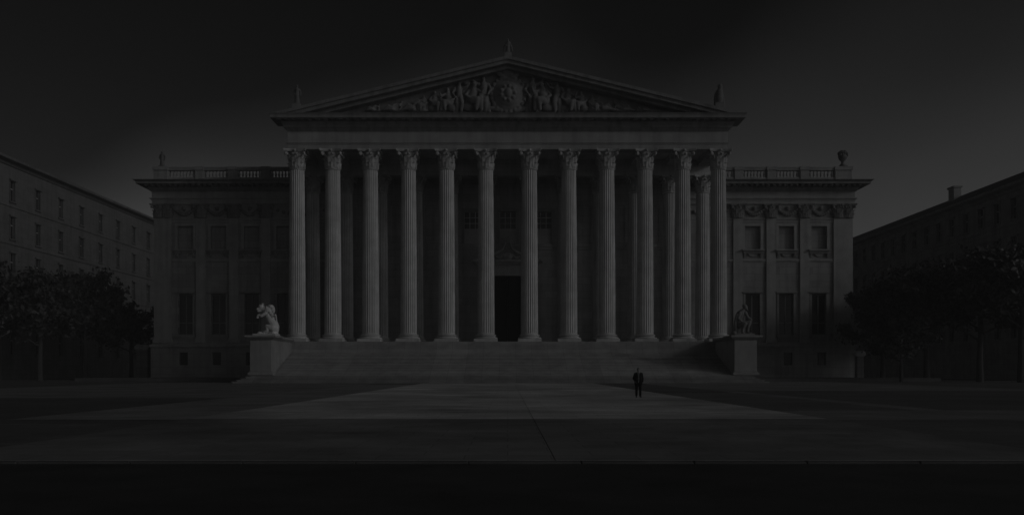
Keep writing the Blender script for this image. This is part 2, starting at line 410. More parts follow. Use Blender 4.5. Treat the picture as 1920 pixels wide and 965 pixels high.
# columns closing the two short ends of the porch
# ---- entablature
FA = YC-1.05                    # face of the architrave
xe = 29.95+1.05                 # half length of the entablature
xe = 31.0
zA = PZ(266.5, FA); zF = PZ(247, FA)
e = MB().box(-xe, xe, FA, FA+2.1, ZCT, ZCT+.62).box(-xe-.06, xe+.06, FA-.06, FA+2.16, ZCT+.62, zA-.16)
e.box(-xe-.2, xe+.2, FA-.2, FA+2.2, zA-.16, zA)
e.build('architrave', M['lime'], bld, B0).location = (0, -130+0, 0)
for o in [o for o in bld.children if o.name.startswith('architrave')]: o.location = Vector((0, -130, 0))
def part(name, mb, mat, parent=None, smooth=False):       # vertices given in world coordinates
    p = parent or bld
    o = put(name, mb.mesh(name, smooth), mat, p, (0, 0, 0)); return o
f = MB().box(-xe, xe, FA, FA+2.1, zA, zF+.3)
part('frieze', f, M['lime'])
yk = FA-2.15                     # front of the corona
zK0, zK1, zK2 = PZ(229, FA-.6), PZ(219.5, yk), PZ(211, yk)
c = MB()
def ring(mb, d0, d1, z0, z1, y_back=127.5):     # moulding running round front and sides; d = projection from the frieze face
    mb.add([(-xe-d0,FA-d0,z0),(xe+d0,FA-d0,z0),(xe+d0,y_back,z0),(-xe-d0,y_back,z0),
            (-xe-d1,FA-d1,z1),(xe+d1,FA-d1,z1),(xe+d1,y_back,z1),(-xe-d1,y_back,z1)],
           [(0,3,2,1),(4,5,6,7),(0,1,5,4),(1,2,6,5),(2,3,7,6),(3,0,4,7)])
ring(c, .05, .35, zF, zF+.45); ring(c, .45, .55, zF+.45, zF+.8); ring(c, .6, .8, zF+.8, zK0+.1)
ring(c, 2.0, 2.0, zK1-.02, zK2-.25); ring(c, 2.02, 2.18, zK2-.25, zK2)
part('cornice', c, M['cornice'])
zm0, zm1 = zK0+.1, zK1-.02
md = MB(); n = 60
for i in range(n):
    x = -xe-.9 + (2*xe+1.8)*i/(n-1); md.box(x-.26, x+.26, FA-1.75, FA-.75, zm0, zm1)
md.box(-xe-.6, xe+.6, FA-.75, FA+1, zm0, zm1)
stuff(part('modillions', md, M['cornice']))
# ---- pediment
ped = empty('pediment', (0, 0, 0), bld); ped.location = (0, -130, 0)
zc0 = zK2; apex = PZ(104, yk); hx = -PX(511, yk)
sl_ = (apex-zc0)/hx
def rake(mb, off_top, th, y0, y1, inset=0.0):
    """one raking band: top edge 'off_top' below the outer gable line, 'th' thick measured upright"""
    for s in (-1, 1):
        x0 = -hx+inset
        zt_ = lambda x: zc0 + (x+hx)*sl_ - off_top
        pts = [(x0, zt_(x0)-th), (0, zt_(0)-th), (0, zt_(0)), (x0, zt_(x0))]
        xlow = -hx + (off_top+th)/sl_                      # where the lower edge meets the level cornice
        pts = [(xlow, zc0+.002), (0, zt_(0)-th), (0, zt_(0)), (-hx+off_top/sl_, zc0+.002)]
        if s > 0: pts = [(-x, z) for x, z in reversed(pts)]
        mb.prism_y(pts, y0, y1)
rk = MB(); rake(rk, 0, .45, yk-.02, 127.4); rake(rk, .45, .50, yk+.25, 127.4); rake(rk, .95, .45, yk+1.2, 127.4)
part('raking_cornice', rk, M['cornice'], ped)
zl = zc0; it = apex-1.4
ty = MB().prism_y([(-hx+1.4/sl_, zc0+.001), (hx-1.4/sl_, zc0+.001), (0, it)], FA+.55, FA+1.5)
part('tympanum', ty, M['relief'], ped)
rb = MB().box(-hx+5, hx-5, FA-1.6, FA+.6, zc0+.002, zc0+.14)
part('ledge', rb, M['lime'], ped)
# sculpture of the pediment: each figure its own carved piece
YT = FA+.35
rnd = random.Random(5)
def rel(name, mb, vox=.11):
    o = part(name, mb, M['relief'], ped); sculpt(o, vox, 2); return o
sc_ = YT/F
def q(x, y): return (PX(x, YT), PZ(y, YT))
sh = MB()
x, z = q(952.5, 178); sh.ball((x, YT-.1, z), (2.25, .75, 2.35), 24, 16); sh.ball((x, YT-.35, z), (1.75, .8, 1.85), 24, 16)
for k in range(22):
    a = 2*math.pi*k/22; sh.ball((x+2.35*math.cos(a), YT-.1, z+2.45*math.sin(a)), .36, 8, 6)
for s in (-1, 1):
    sh.limb(((x+s*.7, YT-.1, z+2.5), .45), ((x+s*1.5, YT-.1, z+3.1), .4), ((x+s*1.3, YT-.1, z+3.8), .3))
    sh.limb(((x+s*1.2, YT, z-2.2), .4), ((x+s*2.4, YT, z-1.9), .3), ((x+s*3.3, YT, z-2.25), .28))
sh.ball((x, YT-.15, z+3.1), (1.0, .6, .75)); sh.ball((x, YT-.2, z+3.9), (.5, .45, .55)); sh.ball((x, YT-.2, z+4.5), (.28, .3, .3))
for k in range(9): sh.ball((x+.95*math.cos(k*.698), YT-1.0, z+1.0*math.sin(k*.698)), .26, 8, 6)
sh.ball((x, YT-1.1, z), (.5, .3, .6))
for k in range(5): sh.ball((x-.8+.4*k, YT-.3, z+3.3+.25*(k % 2)), .22)
rel('cartouche', sh, .09)
def figure(xp, yb, hpx, lean=0.0, arm=1, sit=False, turn=1):
    x, z0 = q(xp, yb); h = hpx*sc_; m = MB(); Y_ = YT
    P_ = lambda u, v_, d=0: (x + lean*v_*h + u*h*turn, Y_ - d*h*.45, z0 + v_*h)
    if sit:
        m.limb((P_(-.1, .38), h*.17), (P_(.0, .62), h*.16), (P_(.0, .76), h*.12))
        m.limb((P_(-.08, .36, .2), h*.13), (P_(.26, .40, .5), h*.10), (P_(.30, .05, .4), h*.07))
        m.limb((P_(-.02, .34, .4), h*.13), (P_(.16, .36, .6), h*.10), (P_(.12, .04, .5), h*.07))
        m.ball(P_(.02, .93, .1), (h*.085, h*.09, h*.105)); m.limb((P_(-.13, .74), h*.065), (P_(-.28, .55, .2), h*.05), (P_(-.12, .42, .5), h*.045))
        m.limb((P_(.13, .74, .1), h*.065), (P_(.30, .62, .3), h*.05), (P_(.36, .80, .3), h*.045))
        m.ball(P_(-.16, .18), (h*.26, h*.14, h*.18))
    else:
        m.limb((P_(0, .50), h*.12), (P_(0, .66), h*.115), (P_(0, .80), h*.10), (P_(.01, .86), h*.05))
        m.limb((P_(-.06, .50), h*.09), (P_(-.08, .26, .15), h*.085), (P_(-.09, .03), h*.06))
        m.limb((P_(.06, .50, .1), h*.09), (P_(.10, .27, .3), h*.08), (P_(.06, .03, .1), h*.06))
        m.ball(P_(.015, .94, .1), (h*.062, h*.07, h*.078))
        m.limb((P_(-.14, .80), h*.055), (P_(-.22, .62, .2), h*.045), (P_(-.14, .48, .3), h*.035))
        if arm > 0: m.limb((P_(.14, .80), h*.055), (P_(.27, .84, .1), h*.045), (P_(.36, .98, .1), h*.035))
        else: m.limb((P_(.14, .80), h*.055), (P_(.23, .62, .2), h*.045), (P_(.27, .44, .1), h*.035))
        m.limb((P_(-.10, .46), h*.07), (P_(-.17, .22), h*.07), (P_(-.2, .02), h*.06))     # drapery
    return rel('relief_figure', m)
def recline(xp, yb, lpx, turn):
    x, z0 = q(xp, yb); l = lpx*sc_; m = MB()
    P_ = lambda u, v_, d=0: (x + u*l*turn, YT-d, z0+v_*l)
    m.limb((P_(-.38, .14), l*.06), (P_(-.10, .16), l*.10), (P_(.14, .24), l*.11), (P_(.26, .34), l*.07))
    m.ball(P_(.31, .46), (l*.065, l*.06, l*.075))
    m.limb((P_(-.08, .12, .3), l*.08), (P_(-.30, .26, .4), l*.06), (P_(-.46, .06, .3), l*.045))
    m.limb((P_(-.10, .10, .5), l*.08), (P_(-.40, .08, .5), l*.055), (P_(-.6, .04, .4), l*.04))
    m.limb((P_(.18, .32, .2), l*.05), (P_(.34, .16, .4), l*.04), (P_(.22, .06, .5), l*.035))
    m.limb((P_(.2, .33), l*.05), (P_(.06, .36, .3), l*.04), (P_(-.08, .28, .4), l*.035))
    m.ball(P_(.1, .04), (l*.42, .5, l*.07))
    return rel('relief_figure', m)
for s in (-1, 1):
    X_ = lambda d: 952.5+s*d
    figure(X_(48), 210, 64, .05*-s, 1, False, s)
    figure(X_(66), 210, 54, .04*-s, 0, True, -s)
    figure(X_(91), 210, 55, .02*s, 1, False, -s)
    figure(X_(112), 210, 44, .0, 0, True, s)
    figure(X_(136), 210, 38, .05*s, 0, True, -s)
    recline(X_(172), 210, 50, -s)
    figure(X_(160), 210, 30, .1*-s, 0, True, s)
    recline(X_(212), 210, 40, -s)
    recline(X_(250), 210, 30, -s)
    x, z = q(X_(78), 150); m = MB()
    for k in range(7): m.ball((x+rnd.uniform(-.9, .9), YT+.1, z+rnd.uniform(-.7, .6)), rnd.uniform(.3, .6), 8, 6)
    rel('relief_drapery', m)
# ---- gable roof, porch ceiling, body of the building
ro = MB().prism_y([(-hx+.1, zc0-.05), (hx-.1, zc0-.05), (0, apex-.12)], 127.3, 172)
part('gable_roof', ro, M['slate'])
YW, YP = 140.0, 142.0
ce = MB().box(-30.9, 30.9, FA+2.05, YP, ZCT+1.0, ZCT+1.6)
part('porch_ceiling', ce, M['inner'])
cb_ = MB()
for x in COLX: cb_.box(x-.8, x+.8, FA+2.11, YP-.1, ZCT+.1, ZCT+1.0)
stuff(part('ceiling_beams', cb_, M['inner']))
bm2 = MB().box(-30.9, 30.9, Y2-.95, Y2+.95, Z2T, ZCT+.98)
part('inner_architrave', bm2, M['inner'])
# side closure of the attic over the porch ends
for xa_, xb_ in ((-30.95, -28.9), (28.9, 30.95)):
    part('side_entablature', MB().box(xa_, xb_, FA+2.1, YP, ZCT, zF), M['lime'])

# ---- walls with real openings
def wall(name, Yf, x0, x1, z0, z1, holes, depth, mat, thick=1.2, parent=None):
    xs = sorted({x0, x1, *[h[0] for h in holes], *[h[1] for h in holes]})
    zs = sorted({z0, z1, *[h[2] for h in holes], *[h[3] for h in holes]})
    m = MB()
    for xa, xb in zip(xs, xs[1:]):
        for za, zb in zip(zs, zs[1:]):
            cx_, cz_ = (xa+xb)/2, (za+zb)/2
            if any(h[0] < cx_ < h[1] and h[2] < cz_ < h[3] for h in holes): continue
            m.add([(xa,Yf,za),(xb,Yf,za),(xb,Yf,zb),(xa,Yf,zb)], [(0,1,2,3)])
    for a, b, c_, d in holes:
        y2 = Yf+depth
        m.add([(a,Yf,c_),(a,y2,c_),(a,y2,d),(a,Yf,d)], [(0,1,2,3)]); m.add([(b,Yf,c_),(b,Yf,d),(b,y2,d),(b,y2,c_)], [(0,1,2,3)])
        m.add([(a,Yf,d),(a,y2,d),(b,y2,d),(b,Yf,d)], [(0,1,2,3)]); m.add([(a,Yf,c_),(b,Yf,c_),(b,y2,c_),(a,y2,c_)], [(0,1,2,3)])
    y3 = Yf+thick+depth
    m.add([(x0,Yf,z0),(x0,y3,z0),(x0,y3,z1),(x0,Yf,z1)], [(0,3,2,1)][::-1]); m.add([(x1,Yf,z0),(x1,y3,z0),(x1,y3,z1),(x1,Yf,z1)], [(0,1,2,3)])
    m.add([(x0,Yf,z1),(x1,Yf,z1),(x1,y3,z1),(x0,y3,z1)], [(0,1,2,3)]); m.add([(x0,y3,z0),(x1,y3,z0),(x1,y3,z1),(x0,y3,z1)], [(3,2,1,0)])
    return part(name, m, mat, parent)

# ---- porch wall with door, three windows and blind panels
Pz = lambda y: PZ(y, YP)
Px = lambda x: PX(x, YP)
wx = [Px(886), Px(952.5), Px(1019)]; wh = (Px(968)-Px(937))/2
wz0, wz1 = Pz(456.5), Pz(397)
panels = [Px(952.5+s*d) for s in (-1, 1) for d in (136, 199, 263, 326)]
ph = 1.75
dx = Px(977)-Px(926); DX0, DX1, DZ1 = Px(926), Px(977), Pz(517)
holes = [(a-wh, a+wh, wz0, wz1) for a in wx] + [(p-ph, p+ph, Pz(452), Pz(385)) for p in panels] + [(DX0, DX1, ZS, DZ1)]
wall('porch_wall', YP, -31, 31, ZS-.5, ZCT+1.3, holes, .7, M['inner'])
for i, p in enumerate(panels):
    b = MB().box(p-ph, p+ph, YP+.28, YP+.6, Pz(452), Pz(385)); part('blind_panel', b, M['inner'])
sc2 = MB()
for a, b in ((-31, Px(860)), (Px(860)+.01, Px(1045)-.01), (Px(1045), 31)):
    sc2.box(a, b, YP-.3, YP+.05, Pz(463), Pz(458)).box(a, b, YP-.15, YP+.05, Pz(468), Pz(463))
part('string_course', sc2, M['inner'])
for a in wx:
    fr = MB(); t = .22; d0, d1 = YP-.14, YP+.12
    fr.box(a-wh-.42, a-wh, d0, d1, wz0, wz1+.45).box(a+wh, a+wh+.42, d0, d1, wz0, wz1+.45).box(a-wh, a+wh, d0, d1, wz1, wz1+.45)
    wo_ = part('window', fr, M['wing_trim'])
    bars = MB(); yb0, yb1 = YP+.34, YP+.44
    cw = 2*wh/3; rh = (wz1-wz0)/5.6; rowz = [wz0, wz0+1.3*rh, wz0+2.6*rh, wz0+3.6*rh, wz0+4.6*rh, wz1]
    for k in range(4): bars.box(a-wh+k*cw-.05, a-wh+k*cw+.05, yb0, yb1, wz0, wz1)
    for z in rowz: bars.box(a-wh, a+wh, yb0+.012, yb1-.012, z-.05, z+.05)
    part('glazing_bars', bars, M['bar'], wo_).location = (0, 0, 0)
    for k in range(3):
        for r_ in range(5):
            b = MB().box(a-wh+k*cw+.055, a-wh+(k+1)*cw-.055, YP+.38, YP+.40, rowz[r_]+.055, rowz[r_+1]-.055)
            part('pane', b, M['blind'] if r_ < 2 else M['glass'], wo_)
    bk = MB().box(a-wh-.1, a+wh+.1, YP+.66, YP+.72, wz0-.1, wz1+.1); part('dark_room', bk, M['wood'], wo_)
# door surround
ds = MB()
ds.box(DX0-.75, DX0, YP-.3, YP+.4, ZS, DZ1+.0).box(DX1, DX1+.75, YP-.3, YP+.4, ZS, DZ1)
ds.box(DX0-.75, DX1+.75, YP-.32, YP+.4, DZ1, DZ1+.75).box(DX0-.75, DX1+.75, YP-.22, YP+.1, DZ1+.75, Pz(496))
dc = MB().taper(Px(893), Px(1011), YP-.9, YP, Pz(496), Pz(492), .35).box(Px(887), Px(1017), YP-1.4, YP, Pz(492), Pz(488.5))
for s in (-1, 1):
    xc = (DX0+DX1)/2 + s*(DX1-DX0)/2 + s*1.5
    pts = [(YP, Pz(540)), (YP-.35, Pz(533)), (YP-.4, Pz(522)), (YP-.75, Pz(508)), (YP-.95, Pz(499)), (YP-.95, Pz(496)), (YP, Pz(496))]
    dc.prism_x(pts, xc-.55, xc+.55)
door = part('door_surround', ds, M['trim'])
part('door_cornice', dc, M['trim'], door)
bp_ = MB()                                            # concave-sided gable over the door, with crowning block
gx = [(Px(x_), Pz(y_)) for x_, y_ in ((893, 487), (912, 481.5), (926, 475.5), (938, 470), (944, 465.5), (947, 458), (949, 453))]
for s in (-1, 1):
    L_ = [(x_ if s < 0 else 2*Px(952.5)-x_, z_) for x_, z_ in gx]
    for (xa, za), (xb, zb) in zip(L_, L_[1:]):
        qd = [(xa, za-.32), (xb, zb-.32), (xb, zb), (xa, za)]
        if s > 0: qd = qd[::-1]
        bp_.prism_y(qd, YP-1.0, YP-.02)
    part('door_gable', bp_, M['trim'], door); bp_ = MB()
bt = MB().prism_y([(Px(897), Pz(488.4)), (Px(1008), Pz(488.4)), (Px(966), Pz(472)), (Px(956), Pz(456)), (Px(949), Pz(456)), (Px(939), Pz(472))], YP-.45, YP-.03)
part('gable_field', bt, M['inner'], door)
ct = MB(); ct.ball((Px(952.5), YP-.55, Pz(481)), (.75, .35, .62)); ct.ball((Px(952.5), YP-.7, Pz(481)), (.5, .35, .42))
for s in (-1, 1): ct.limb(((Px(952.5)+s*.7, YP-.5, Pz(478)), .16), ((Px(952.5)+s*1.3, YP-.5, Pz(484)), .14), ((Px(952.5)+s*1.9, YP-.5, Pz(481)), .1))
sculpt(part('door_cartouche', ct, M['trim'], door), .06, 2)
pb = MB().box(Px(949.5), Px(955.5), YP-.8, YP-.15, Pz(453), Pz(450.5)).box(Px(950), Px(955), YP-.75, YP-.2, Pz(450.5), Pz(443))
part('crowning_block', pb, M['statue'], door)
for s in (0, 1):                                     # two dark door leaves with raised panels
    xa = DX0 + .02 + s*dx/2; xb = xa + dx/2 - .04
    lf = MB().box(xa, xb, YP+.45, YP+.6, ZS+.03, DZ1-.02)
    for k in range(4):
        za = ZS+.5+k*2.55; lf.box(xa+.3, xb-.3, YP+.40, YP+.46, za, za+2.1)
    o = part('door_leaf', lf, M['wood'])
    h = MB().limb(((xb-.18 if s == 0 else xa+.18, YP+.36, ZS+3.0), .07), ((xb-.18 if s == 0 else xa+.18, YP+.36, ZS+3.5), .07))
    part('handle', h, M['wood'], o)
# pilasters on the porch wall
pil_cap = capital_mesh(2.2, .8); pil_cap.materials.append(M['inner'])
for x in COLX:
    if abs(x) < 6: pass
    b = MB().box(x*YP/Y2-.95+0, x*YP/Y2+.95, YP-.35, YP+.05, ZS, ZS+.7).box(x*YP/Y2-.8, x*YP/Y2+.8, YP-.25, YP+.05, ZS+.7, Z2T-2.2)
    pl = part('pilaster', b, M['inner'])
    put('capital', pil_cap, None, pl, (x*YP/Y2, YP-.1, Z2T-2.2), 0, (1, .45, 1))
en = MB().box(-30.9, 30.9, YP-.5, YP+.1, Z2T, ZCT+.99); part('wall_entablature', en, M['inner'])

# ---- wings
Wz = lambda y: PZ(y, YW)
Wx = lambda x: PX(x, YW)
wing_cap = capital_mesh(Wz(383)-Wz(409), .82); wing_cap.materials.append(M['cornice'])
bal_me = MB().lathe([(.13,0),(.13,.10),(.08,.14),(.14,.30),(.165,.42),(.13,.60),(.075,.80),(.085,.95),(.12,.99),(.12,1.08)], 10).mesh('baluster', True)
bal_me.materials.append(M['lime'])
def wing(xa, xb, wins, pils, corner, piers, sgn, base_wins):
    """xa..xb: facade ends in metres; wins, pils: centres; corner: (x0, x1) of the end pier"""
    hw = 1.23; gw = 1.15
    z_up = (Wz(468), Wz(424)); z_lo = (Wz(628), Wz(551)); z_b = (Wz(684), Wz(660))
    holes = [(w_-hw, w_+hw, *z_up) for w_ in wins] + [(w_-gw, w_+gw, *z_lo) for w_ in wins]
    wall('wing_wall', YW, xa, xb, Wz(642), Wz(383)+.2, holes, .75, M['ashlar'], 30)
    bh = [(w_-.68, w_+.68, *z_b) for w_ in base_wins]
    wall('basement_wall', YW-.45, xa-.4, xb+.4, 0.0, Wz(651), bh, .6, M['ashlar'], 30)
    pm = MB().box(xa-.6, xb+.6, YW-.75, YW+10, Wz(651), Wz(646)).taper(xa-.35, xb+.35, YW-.5, YW+10, Wz(646), Wz(642), -.25)
    part('plinth_moulding', pm, M['ashlar'])
    for w_ in base_wins:
        b = MB().box(w_-.68, w_+.68, YW+.0, YW+.06, *z_b); o = part('basement_window', b, M['glass'])
        gb = MB()
        for k in range(1, 4): gb.box(w_-.68+k*.34-.02, w_-.68+k*.34+.02, YW-.06, YW-.02, *z_b)
        part('grille', gb, M['wood'], o)
    for w_ in wins:
        # blind upper window
        b = MB().box(w_-hw, w_+hw, YW+.5, YW+.7, *z_up); o = part('blind_window', b, M['ashlar'])
        fr = MB().box(w_-hw-.42, w_-hw, YW-.16, YW+.05, z_up[0], z_up[1]+.4).box(w_+hw, w_+hw+.42, YW-.16, YW+.05, z_up[0], z_up[1]+.4).box(w_-hw, w_+hw, YW-.16, YW+.05, z_up[1], z_up[1]+.4)
        part('frame', fr, M['wing_trim'], o)
        # bracketed sill: sloping shelf on two consoles with a carved drop between them
        si = MB().box(w_-1.75, w_+1.75, YW-.75, YW+.02, z_up[0]-.22, z_up[0]).taper(w_-1.45, w_+1.45, YW-.35, YW+.02, z_up[0]-.62, z_up[0]-.22, .22)
        for s in (-1, 1): si.prism_x([(YW, z_up[0]-1.25), (YW-.2, z_up[0]-1.2), (YW-.55, z_up[0]-.65), (YW-.55, z_up[0]-.62), (YW, z_up[0]-.62)], w_+s*1.3-.16, w_+s*1.3+.16)
        si.prism_y([(w_-.8, z_up[0]-.62), (w_-.5, z_up[0]-1.0), (w_, z_up[0]-1.12), (w_+.5, z_up[0]-1.0), (w_+.8, z_up[0]-.62)], YW-.2, YW+.02)
        part('sill', si, M['ashlar'], o)
        # tall ground-floor window
        gf = MB().box(w_-gw-.3, w_-gw, YW-.12, YW+.05, *z_lo).box(w_+gw, w_+gw+.3, YW-.12, YW+.05, *z_lo)
        o = part('tall_window', gf, M['ashlar'])
        hd = MB().box(w_-gw-.3, w_+gw+.3, YW-.14, YW+.03, z_lo[1], z_lo[1]+.16).box(w_-gw-.5, w_+gw+.5, YW-.4, YW+.03, z_lo[1]+.16, z_lo[1]+.36)
        part('hood', hd, M['ashlar'], o)
        sl2 = MB().box(w_-gw-.5, w_+gw+.5, YW-.45, YW+.02, z_lo[0]-.28, z_lo[0]-.003).box(w_-gw-.3, w_+gw+.3, YW-.25, YW+.02, z_lo[0]-.6, z_lo[0]-.28)
        part('sill', sl2, M['ashlar'], o)
        ba = MB(); zz = z_lo
        for k, t in ((-gw, .09), (0, .10), (gw, .09)): ba.box(w_+k-t, w_+k+t, YW+.42, YW+.55, *zz)
        zr = zz[0]+(zz[1]-zz[0])*.30
        for z_, t in ((zz[0]+.1, .1), (zr, .07), (zz[1]-.1, .1)): ba.box(w_-gw, w_+gw, YW+.432, YW+.538, z_-t, z_+t)
        part('glazing_bars', ba, M['dark_bar'], o)
        for k in (-1, 1):
            xl, xr = sorted((w_+k*.10, w_+k*(gw-.09)))
            part('pane', MB().box(xl, xr, YW+.47, YW+.49, zz[0]+.2, zr-.07), M['glass'], o)
            part('pane', MB().box(xl, xr, YW+.47, YW+.49, zr+.07, zz[1]-.2), M['glass'], o)
            cu = MB(); nseg = 10
            for j in range(nseg):                      # half-drawn curtain folds behind the glass
                u0, u1 = xl+(xr-xl)*j/nseg, xl+(xr-xl)*(j+1)/nseg
                cu.add([(u0, YW+.60+.03*(j % 2), zr), (u1, YW+.60+.03*((j+1) % 2), zr), (u1, YW+.60+.03*((j+1) % 2), zz[1]), (u0, YW+.60+.03*(j % 2), zz[1])], [(0,1,2,3)])
            part('curtain', cu, M['blind'], o)
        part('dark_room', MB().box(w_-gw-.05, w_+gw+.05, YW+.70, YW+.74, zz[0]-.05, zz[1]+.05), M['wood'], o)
    for p in pils + [corner[2]]:
        hp = .72 if p != corner[2] else (corner[1]-corner[0])/2
        b = MB().box(p-hp-.15, p+hp+.15, YW-.42, YW+.02, Wz(642)+.002, Wz(637)).box(p-hp-.07, p+hp+.07, YW-.36, YW+.02, Wz(637), Wz(634)).box(p-hp, p+hp, YW-.28, YW+.02, Wz(634), Wz(409))
        pl = part('pilaster', b, M['wing_trim'])
        if p == corner[2]:
            for s in (-1, 1): put('capital', wing_cap, None, pl, (p+s*(hp-.75), YW-.1, Wz(409)), 0, (.95, .6, 1))
        else: put('capital', wing_cap, None, pl, (p, YW-.1, Wz(409)), 0, (1.02, .6, 1))
    # carved festoons between the capitals and plain bands below
    rr = random.Random(int(xa))
    edges = sorted(pils + [corner[2]] + ([xb] if sgn < 0 else [xa]))
    for p0, p1 in zip(edges, edges[1:]):
        a, b_ = p0+.95, p1-.95
        if sgn < 0 and p0 == corner[2]: a = corner[1]+.3
        if sgn > 0 and p1 == corner[2]: b_ = corner[0]-.3
        if b_-a < .6: continue
        m = MB(); zt_, zb_ = Wz(385), Wz(405); n = 11
        for j in range(n):
            t = j/(n-1); m.ball((a+(b_-a)*t, YW-.12, zt_-.45-1.0*math.sin(math.pi*t)), (.26+.1*math.sin(math.pi*t), .24, .26+.1*math.sin(math.pi*t)), 8, 6)
        for s in (a, b_): m.ball((s, YW-.12, zt_-.4), .32, 8, 6); m.limb(((s, YW-.1, zt_-.5), .16), ((s, YW-.08, zt_-1.5), .1))
        m.ball(((a+b_)/2, YW-.12, zt_-.5), (.35, .3, .38), 8, 6)
        part('festoon', m, M['cornice'], None, True)
        bd = MB().box(a-.25, b_+.25, YW-.14, YW+.02, Wz(411), Wz(409)).box(a-.25, b_+.25, YW-.1, YW+.02, Wz(416), Wz(414))
        bd.box(a-.25, b_+.25, YW-.22, YW+.02, Wz(489), Wz(486)).box(a-.25, b_+.25, YW-.12, YW+.02, Wz(491), Wz(489))
        part('string_course', bd, M['wing_trim'])
    # entablature
    def rg(mb, d0, d1, z0, z1):
        mb.add([(xa-d0,YW-d0,z0),(xb+d0,YW-d0,z0),(xb+d0,YW+30,z0),(xa-d0,YW+30,z0),(xa-d1,YW-d1,z1),(xb+d1,YW-d1,z1),(xb+d1,YW+30,z1),(xa-d1,YW+30,z1)],
               [(0,3,2,1),(4,5,6,7),(0,1,5,4),(1,2,6,5),(2,3,7,6),(3,0,4,7)])
    a_ = MB(); rg(a_, .30, .30, Wz(383), Wz(377)); rg(a_, .36, .36, Wz(377), Wz(374)); rg(a_, .55, .6, Wz(374), Wz(372)); part('architrave', a_, M['lime'])
    a_ = MB(); rg(a_, .3, .3, Wz(372), Wz(360)); part('frieze', a_, M['lime'])
    a_ = MB(); rg(a_, .4, .8, Wz(360), Wz(355.5)); rg(a_, 2.1, 2.1, Wz(349), Wz(345.5)); rg(a_, 2.12, 2.5, Wz(345.5), Wz(342)); rg(a_, 1.0, 1.0, Wz(342), Wz(340)); part('cornice', a_, M['cornice'])
    a_ = MB(); n_ = int((xb-xa)/.85); a_.box(xa-.7, xb+.7, YW-.75, YW+30, Wz(355.5), Wz(349))
    for j in range(n_+1):
        x_ = xa-.6+(xb-xa+1.2)*j/n_; a_.box(x_-.2, x_+.2, YW-1.8, YW-.75, Wz(355)+.25, Wz(349))
    stuff(part('modillions', a_, M['cornice']))
    part('wing_roof', MB().box(xa+1, xb-1, YW+1.2, YW+30, Wz(342), Wz(338)), M['slate'])
    # balustrade
    zb0, zb1, zb2, zb3 = Wz(340), Wz(333), Wz(320), Wz(314)
    bl = part('balustrade', MB().box(xa+.2, xb-.2, YW-.3, YW+.35, zb0, zb1), M['lime'])
    part('rail', MB().box(xa+.1, xb-.1, YW-.38, YW+.42, zb2, zb3-.18).box(xa+.05, xb-.05, YW-.46, YW+.5, zb3-.18, zb3), M['lime'], bl)
    kz = (zb2-zb1)/1.08
    for p, hp in piers:
        part('pier', MB().box(p-hp, p+hp, YW-.45, YW+.5, zb0, zb2).box(p-hp-.12, p+hp+.12, YW-.6, YW+.6, zb2-.003, zb3+.06), M['lime'], bl)
    pe = sorted(piers)
    spans = [(p0+h0, p1-h1) for (p0, h0), (p1, h1) in zip(pe, pe[1:])]
    if sgn < 0: spans.append((pe[-1][0]+pe[-1][1], xb))
    else: spans.insert(0, (xa, pe[0][0]-pe[0][1]))
    for a, b_ in spans:
        nb = max(1, int((b_-a-.3)/.5))
        for j in range(nb):
            x_ = a+.15+(b_-a-.3)*(j+.5)/nb
            put('baluster', bal_me, None, bl, (x_, YW+.02, zb1), 0, (1.15, 1.15, kz))
        for s in (a, b_): part('half_pier', MB().box(s-.18, s+.18, YW-.25, YW+.3, zb1, zb2-.004), M['lime'], bl)
# part() puts vertices in world coordinates: the balustrade, windows and so on all sit at the building origin
wing(Wx(289.5), -27.0, [Wx(v) for v in (348, 410, 472, 533)], [Wx(v) for v in (377, 438.5, 499)],
     (Wx(290), Wx(322), Wx(306)), [(Wx(303), 1.1), (Wx(375), .62), (Wx(437), .62), (Wx(499), .62)], -1, [Wx(v) for v in (346, 408, 470)])
wing(27.0, Wx(1598), [Wx(v) for v in (1411, 1474, 1535.5)], [Wx(v) for v in (1383, 1445, 1508)],
     (Wx(1562), Wx(1597.5), Wx(1580)), [(Wx(1384), .62), (Wx(1445), .62), (Wx(1507), .62), (Wx(1580), 1.3)], 1, [Wx(v) for v in (1410, 1476, 1539)])
bb = MB().box(-50, 50, 171, 190, 0, 31); part('rear_block', bb, M['ashlar'])
# every child of the building keeps world coordinates
bpy.context.view_layer.update()

# ================================================================== statues
def statue(name, mb, mat, loc, label, vox=.05, cat='statue', rz=0.0, smooth=3):
    e = empty(name, loc); tag(e, label, cat)
    o = put('carved_figure', mb.mesh('carved_figure'), mat, e, loc); o.rotation_euler = (0, 0, rz); sculpt(o, vox, smooth); return e
ZPED = 6.05
rnd = random.Random(3)
m = MB()                                        # left: beast rearing up from its haunches, head turned left, forepaws raised
m.limb(((.95, .2, .95), .62), ((.75, .12, 1.6), .56), ((.4, .05, 2.3), .50), ((.1, 0, 2.95), .50))
m.ball((.15, 0, 3.2), (.62, .6, .6)); m.ball((.5, .1, 3.62), (.52, .5, .42)); m.ball((.78, .15, 3.3), (.3, .4, .5))
m.ball((-.62, -.2, 3.72), (.36, .36, .36)); m.limb(((-.35, -.1, 3.45), .36), ((-.7, -.22, 3.5), .27), ((-1.02, -.32, 3.42), .20)); m.limb(((-.7, -.25, 3.22), .15), ((-.98, -.34, 3.14), .12))
